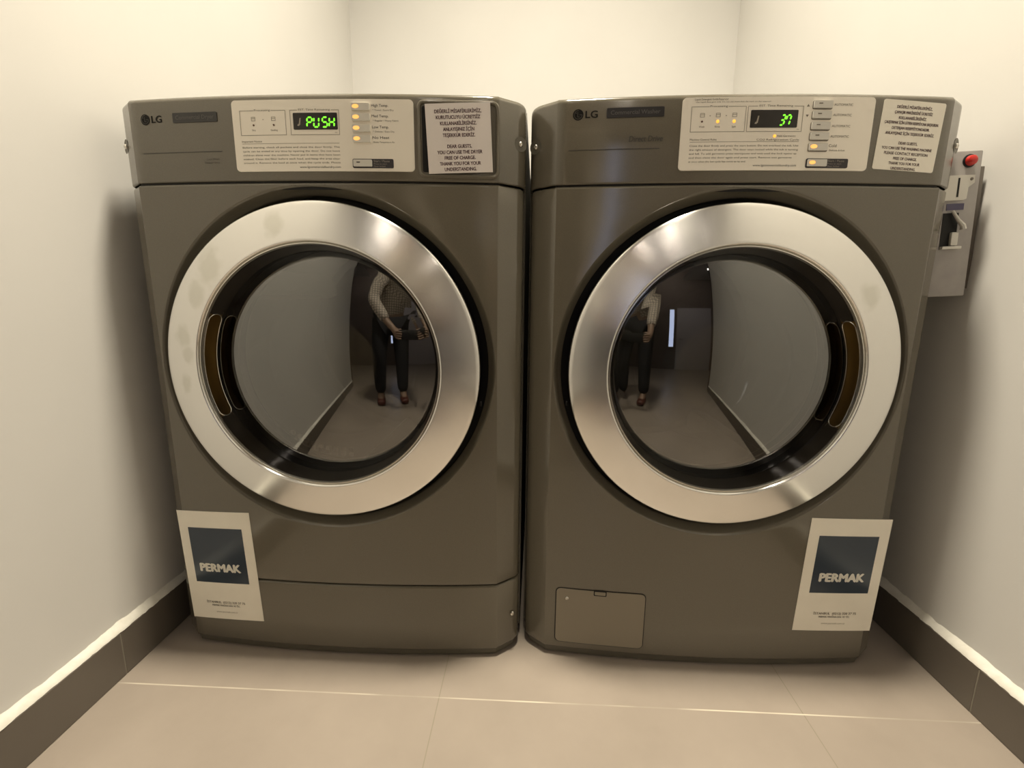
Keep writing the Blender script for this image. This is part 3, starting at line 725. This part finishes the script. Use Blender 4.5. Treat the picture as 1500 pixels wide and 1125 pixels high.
def skirting(name, x0, x1, y0, y1, normal):
    """dark tile upstand with cut joints; normal points into the room"""
    b = bmesh.new(); ax = 1 if normal[0] else 0
    lo, hi = (y0, y1) if ax else (x0, x1); cuts = [lo]; p = .712 if ax else lo + .5
    while p > lo + .05: p -= .624
    p += .624
    while p < hi - .02: cuts.append(p); p += .624
    cuts.append(hi)
    for a, c_ in zip(cuts, cuts[1:]):
        if ax: boxbm(x0, x1, a + .0008, c_ - .0008, 0, .086, .0012, 1, bm=b)
        else: boxbm(a + .0008, c_ - .0008, y0, y1, 0, .086, .0012, 1, bm=b)
    o = tag(link(name, b, M['skirt'], smooth=False), kind='structure')
    # rough plaster fillet lying on top of the tiles
    f = bmesh.new(); n = int((hi - lo) / .006); rows = []
    for i in range(n + 1):
        t = lo + (hi - lo) * i / n
        k = noise.noise(Vector((t * 9, normal[0] * 3 + 7, 1))) ; k2 = noise.noise(Vector((t * 45, normal[0] * 5, 4)))
        k3 = noise.noise(Vector((t * 110, normal[0] * 2, 9))); h = .0105 + .0035 * k + .0028 * k2 + .001 * k3; w = .0115 + .0022 * k2 + .001 * k + .0020 * k3
        if ax: xw = x0 if normal[0] > 0 else x1; sg = normal[0]; P = [(xw, t, .086), (xw + sg * w, t, .0862), (xw + sg * w * .82, t, .086 + h * .45), (xw + sg * w * .3, t, .086 + h * .9), (xw, t, .086 + h * 1.2)]
        else: P = [(t, y1, .086), (t, y1 - w, .0862), (t, y1 - w * .82, .086 + h * .45), (t, y1 - w * .3, .086 + h * .9), (t, y1, .086 + h * 1.2)]
        rows.append([f.verts.new(q) for q in P])
    for A, B in zip(rows, rows[1:]):
        for k in range(4): f.faces.new((A[k], A[k + 1], B[k + 1], B[k]))
    bmesh.ops.recalc_face_normals(f, faces=f.faces[:])
    link('plaster_fillet', f, M['bead'], o)
    # pale joint filler
    g = bmesh.new()
    for c_ in cuts[1:-1]:
        if ax: boxbm(x0 + .0005, x1 - .0009, c_ - .0012, c_ + .0012, .001, .084, bm=g) if normal[0] < 0 else boxbm(x0 + .0005, x1 - .0009, c_ - .0012, c_ + .0012, .001, .084, bm=g)
    if len(g.verts): link('joint_filler', g, mat('joint_grout', (.22, .20, .16), .8), o, smooth=False)
    else: g.free()
    return o
skirting('baseboard_left', XL, XL + .012, YO, YB, (1, 0))
skirting('baseboard_right', XR - .012, XR, YO, YB, (-1, 0))
skirting('baseboard_back', XL + .012, XR - .012, YB - .012, YB, (0, -1))

# ------------------------------------------------------------------ coin box on the right wall
def coin_box():
    cx, y, zb = .7245, .865, .700
    r = empty('coin_box', (cx, y, zb)); tag(r, 'tall grey metal coin box with a red button on the wall right of the washer', 'coin box')
    h, w = .2385, .0310
    link('housing', boxbm(-w, w, 0, .11, 0, h, .0025), M['boxgrey'], r)
    bk = link('wall_bracket', boxbm(w, XR - cx + .004, .018, .10, .012, h - .022, .001), M['skirt'], r)
    b = lathe([(.0082, 0), (.0082, .003), (.0075, .007), (.005, .009), (0, .0095)], 28)
    for v in b.verts: v.co += Vector((.0095, -.001, h - .0165))
    link('red_button', b, M['red'], r)['label'] = 'round red push button'
    b = lathe([(.0105, 0), (.0105, .0015), (.0085, .0025)], 28)
    for v in b.verts: v.co += Vector((.0095, 0, h - .0165))
    link('button_collar', b, M['black'], r)
    # coin plate: wide head with a narrower tongue
    s = bmesh.new(); pts = [(-.030, .2000), (.020, .1995), (.0205, .1870), (.0115, .1800), (.0105, .1620), (.006, .1600), (-.030, .1600)]
    f = s.faces.new([s.verts.new((x, 0, z)) for x, z in pts]); e = bmesh.ops.extrude_face_region(s, geom=[f])
    for v in e['geom']:
        if isinstance(v, bmesh.types.BMVert): v.co.y -= .003
    bmesh.ops.recalc_face_normals(s, faces=s.faces[:])
    cpn = link('coin_plate', s, M['boxplate'], r, smooth=False)
    link('coin_slot', boxbm(-.0065, -.0035, -.0034, -.0028, .1650, .1955), M['black'], cpn)
    screw_b = lathe([(.0026, 0), (.0022, .001), (0, .0014)], 14)
    for v in screw_b.verts: v.co += Vector((.0150, -.003, .1930))
    link('screw', screw_b, M['btnframe'], cpn)
    link('blue_label', boxbm(-.018, .0100, -.0008, 0, .1445, .1550), M['purple'], r, smooth=False)
    # reject lever and return pocket
    link('return_recess', boxbm(-.022, .0035, -.0006, .002, .0800, .1400), M['black'], r, smooth=False)
    link('reject_lever', tubebm([(-.010, -.004, .1430), (-.002, -.008, .1270), (.0055, -.009, .1180), (.0065, -.009, .1120)], [.0022, .0028, .0040, .0048]), M['boxplate'], r)
    link('coin_chute', boxbm(-.008, .0035, -.006, 0, .0860, .1080, .0015), M['boxplate'], r)
    link('return_lip', boxbm(-.022, .0100, -.007, 0, .0800, .0850, .001), M['boxplate'], r)
    return r
cb = coin_box(); cb.rotation_euler = (0, math.radians(-3.0), 0)

# ------------------------------------------------------------------ lamps
def ceiling_disc(x, y, r, label):
    e = empty('ceiling_lamp', (x, y, CH)); tag(e, label, 'lamp')
    b = bmesh.new(); bmesh.ops.create_cone(b, cap_ends=True, segments=48, radius1=r, radius2=r, depth=.02)
    for v in b.verts: v.co.z -= .014
    link('diffuser', b, M['lamp'], e, smooth=False)
    g = bmesh.new(); pts = [(r + .001, -.028), (r + .022, -.024), (r + .026, 0), (r + .001, 0)]; n = 48; rows = []
    for i in range(n): a = 2 * PI * i / n; rows.append([g.verts.new((p * math.cos(a), p * math.sin(a), z)) for p, z in pts])
    for i in range(n):
        for k in range(3): g.faces.new((rows[i][k], rows[(i + 1) % n][k], rows[(i + 1) % n][k + 1], rows[i][k + 1]))
    bmesh.ops.recalc_face_normals(g, faces=g.faces[:])
    link('lamp_rim', g, M['frame'], e)
    L = bpy.data.lights.new('lamp_light', 'AREA'); L.shape = 'DISK'; L.size = 2 * r; L.energy = 44; L.color = (1, .90, .72); L.spread = math.radians(105)
    lo = bpy.data.objects.new('lamp_light', L); C.objects.link(lo); lo.parent = e; lo.location = (0, 0, -.03)
ceiling_disc(.035, .82, .16, 'round warm ceiling lamp right above the machine fronts')
def strip_lamp(x, y, L, rz, label):
    e = empty('ceiling_lamp', (x, y, CH), rz); tag(e, label, 'lamp', 'strip lamps on the ceiling behind the camera')
    link('housing', boxbm(-.05, .05, -L / 2, L / 2, -.035, 0, .004), M['frame'], e)
    link('tube', tubebm([(0, -L / 2 + .02, -.052), (0, L / 2 - .02, -.052)], .016, 14), M['tube'], e)
for (x, y) in ((-.45, -2.2), (.25, -2.2), (-.45, -3.1), (.25, -3.1), (1.2, -2.6)):
    strip_lamp(x, y, .7, 0, 'white strip lamp on the ceiling of the room mirrored in the door rings')

# ------------------------------------------------------------------ the person taking the picture (mirrored in the glass)
def skin_mesh(name, pts, edges, rad, m, parent, sub=2, root=0):
    me = bpy.data.meshes.new(name); me.from_pydata(pts, edges, [])
    o = bpy.data.objects.new(name, me); C.objects.link(o)
    sk = o.modifiers.new('s', 'SKIN'); sk.use_smooth_shade = True
    for i, v in enumerate(me.skin_vertices[0].data):
        r = rad[i]; v.radius = r if isinstance(r, tuple) else (r, r); v.use_root = (i == root)
    if sub: o.modifiers.new('b', 'SUBSURF').levels = sub
    dg = bpy.context.evaluated_depsgraph_get(); dg.update()
    nm = bpy.data.meshes.new_from_object(o.evaluated_get(dg)); bpy.data.objects.remove(o)
    return link(name, nm, m, parent, angle=180)
def person():
    r = empty('person', (-.17, -.42, 0)); tag(r, 'person in a pale checked shirt and dark trousers bending to hold up a phone', 'person')
    P = lambda x, y, z: (x + .17, y + .42, z)
    pts = [P(-0.170, -.46, .90), P(-0.160, -.42, 1.03), P(-0.140, -.35, 1.18), P(-0.120, -.27, 1.31), P(-0.105, -.20, 1.39), P(-0.095, -.16, 1.44), P(-0.080, -.12, 1.52), P(-0.070, -.105, 1.58), P(0.030, -.26, 1.30), P(0.040, -.27, 1.04), P(0.035, -.13, .80), P(0.045, -.07, .735), P(-0.270, -.24, 1.29), P(-0.340, -.20, 1.03), P(-0.220, -.12, .82), P(-0.155, -.07, .735), P(-0.070, -.46, .84), P(-0.060, -.44, .48), P(-0.060, -.47, .10), P(-0.060, -.36, .04), P(-0.270, -.46, .84), P(-0.290, -.42, .48), P(-0.300, -.46, .10), P(-0.300, -.35, .04)]
    ed = [(0, 1), (1, 2), (2, 3), (3, 4), (4, 5), (5, 6), (6, 7), (3, 8), (8, 9), (9, 10), (10, 11), (3, 12), (12, 13), (13, 14), (14, 15), (0, 16), (16, 17), (17, 18), (18, 19), (0, 20), (20, 21), (21, 22), (22, 23)]
    rad = [(.13, .10), (.12, .09), (.13, .095), (.12, .085), .052, .056, (.075, .088), (.06, .07), .055, .042, .030, .026, .055, .042, .030, .026, .085, .056, .04, .035, .085, .056, .04, .035]
    # fingers, closed round the phone edges
    for hx, hy, hz, s, idx in ((.045, -.07, .735, 1, 11), (-.155, -.07, .735, -1, 15)):
        b0 = len(pts); pts.append(P(hx - s * .012, hy + .022, hz - .022)); ed.append((idx, b0)); rad.append((.024, .017))
        for k in range(4):
            L = (.9, 1, .95, .78)[k]; zz = hz - .010 - .017 * k; i0 = len(pts)
            pts += [P(hx - s * .004, hy + .040, zz), P(hx - s * (.014 + .006 * L), hy + .060, zz - .004), P(hx - s * (.014 + .030 * L), hy + .064, zz - .006)]
            ed += [(b0, i0), (i0, i0 + 1), (i0 + 1, i0 + 2)]; rad += [.0095, .0085, .0072]
        i0 = len(pts); pts += [P(hx - s * .024, hy + .018, hz + .006), P(hx - s * .046, hy + .030, hz + .004)]; ed += [(b0, i0), (i0, i0 + 1)]; rad += [.011, .009]
    skin_mesh('body', pts, ed, rad, M['skin'], r, 1)
    sp = pts[:4] + pts[8:11] + pts[12:15]
    e2 = [(0, 1), (1, 2), (2, 3), (3, 4), (4, 5), (5, 6), (3, 7), (7, 8), (8, 9)]
    skin_mesh('shirt', sp, e2, [(.155, .12), (.145, .115), (.155, .12), (.13, .10), .072, .058, .044, .072, .058, .044], M['shirt'], r)
    tp = [pts[0], pts[16], pts[17], pts[18], pts[20], pts[21], pts[22]]
    skin_mesh('trousers', tp, [(0, 1), (1, 2), (2, 3), (0, 4), (4, 5), (5, 6)], [(.15, .12), .105, .075, .06, .105, .075, .06], M['trousers'], r)
    for x in (-.06, -.30):
        skin_mesh('shoe', [P(x, -.49, .045), P(x, -.41, .045), P(x, -.31, .035)], [(0, 1), (1, 2)], [(.045, .043), (.048, .045), (.042, .033)], M['shoe'], r)
    skin_mesh('hair', [P(-.092, -.175, 1.50), P(-.082, -.155, 1.57), P(-.07, -.125, 1.635)], [(0, 1), (1, 2)], [(.075, .05), (.088, .07), (.075, .055)], M['hair'], r)
    # face: nose, eyes, mouth
    f = bmesh.new()
    for x, z, rr in ((-.105, 1.52, .010), (-.045, 1.525, .010), (-.073, 1.495, .012)):
        t = bmesh.new(); bmesh.ops.create_uvsphere(t, u_segments=12, v_segments=8, radius=rr)
        for v in t.verts: v.co += Vector(P(x, -.035, z))
        me = bpy.data.meshes.new('t'); t.to_mesh(me); t.free(); f.from_mesh(me); bpy.data.meshes.remove(me)
    link('face', f, M['skin'], r)
    ph = empty('phone', (-.055, -.024, .700)); tag(ph, 'dark phone held sideways in both hands of the person', 'phone')
    link('case', boxbm(-.078, .078, -.004, .004, -.038, .038, .003), M['phone'], ph)
    link('screen', boxbm(-.073, .073, -.0048, -.0040, -.034, .034), mat('phone_screen', (.02, .02, .02), .1, emit=(.55, .65, 1), estr=.5), ph, smooth=False)
person()

# ------------------------------------------------------------------ world and camera
w = bpy.data.worlds.new('world'); sc.world = w; w.use_nodes = True
w.node_tree.nodes['Background'].inputs[0].default_value = (1, .85, .65, 1); w.node_tree.nodes['Background'].inputs[1].default_value = .02
cam = bpy.data.cameras.new('camera'); co = bpy.data.objects.new('camera', cam); C.objects.link(co)
F, PITCH, ROLL, YAW = 681.5, .1894, .0102, -.0426
cam.sensor_fit = 'HORIZONTAL'; cam.sensor_width = 36; cam.lens = 36 * F / 1500; cam.clip_start = .02
fwd = Vector((math.sin(YAW) * math.cos(PITCH), math.cos(YAW) * math.cos(PITCH), -math.sin(PITCH)))
right = Vector((math.cos(YAW), -math.sin(YAW), 0)); up = right.cross(fwd)
cr, sr = math.cos(ROLL), math.sin(ROLL)
r2 = right * cr + up * sr; u2 = -right * sr + up * cr
# image x axis is turned by +ROLL (clockwise on screen, y down)
r2 = right * cr + (up) * sr; u2 = up * cr - right * sr
co.matrix_world = Matrix(((r2.x, u2.x, -fwd.x, 0), (r2.y, u2.y, -fwd.y, 0), (r2.z, u2.z, -fwd.z, .6953), (0, 0, 0, 1)))
sc.camera = co
sc.view_settings.view_transform = 'Standard'; sc.view_settings.look = 'None'; sc.view_settings.gamma = 1; sc.view_settings.use_curve_mapping = False
sc.view_settings.exposure = 0.0
sc.cycles.max_bounces = 10; sc.cycles.diffuse_bounces = 6; sc.cycles.glossy_bounces = 6; sc.cycles.transparent_max_bounces = 12
sc.cycles.use_denoising = True; sc.cycles.sample_clamp_indirect = 6
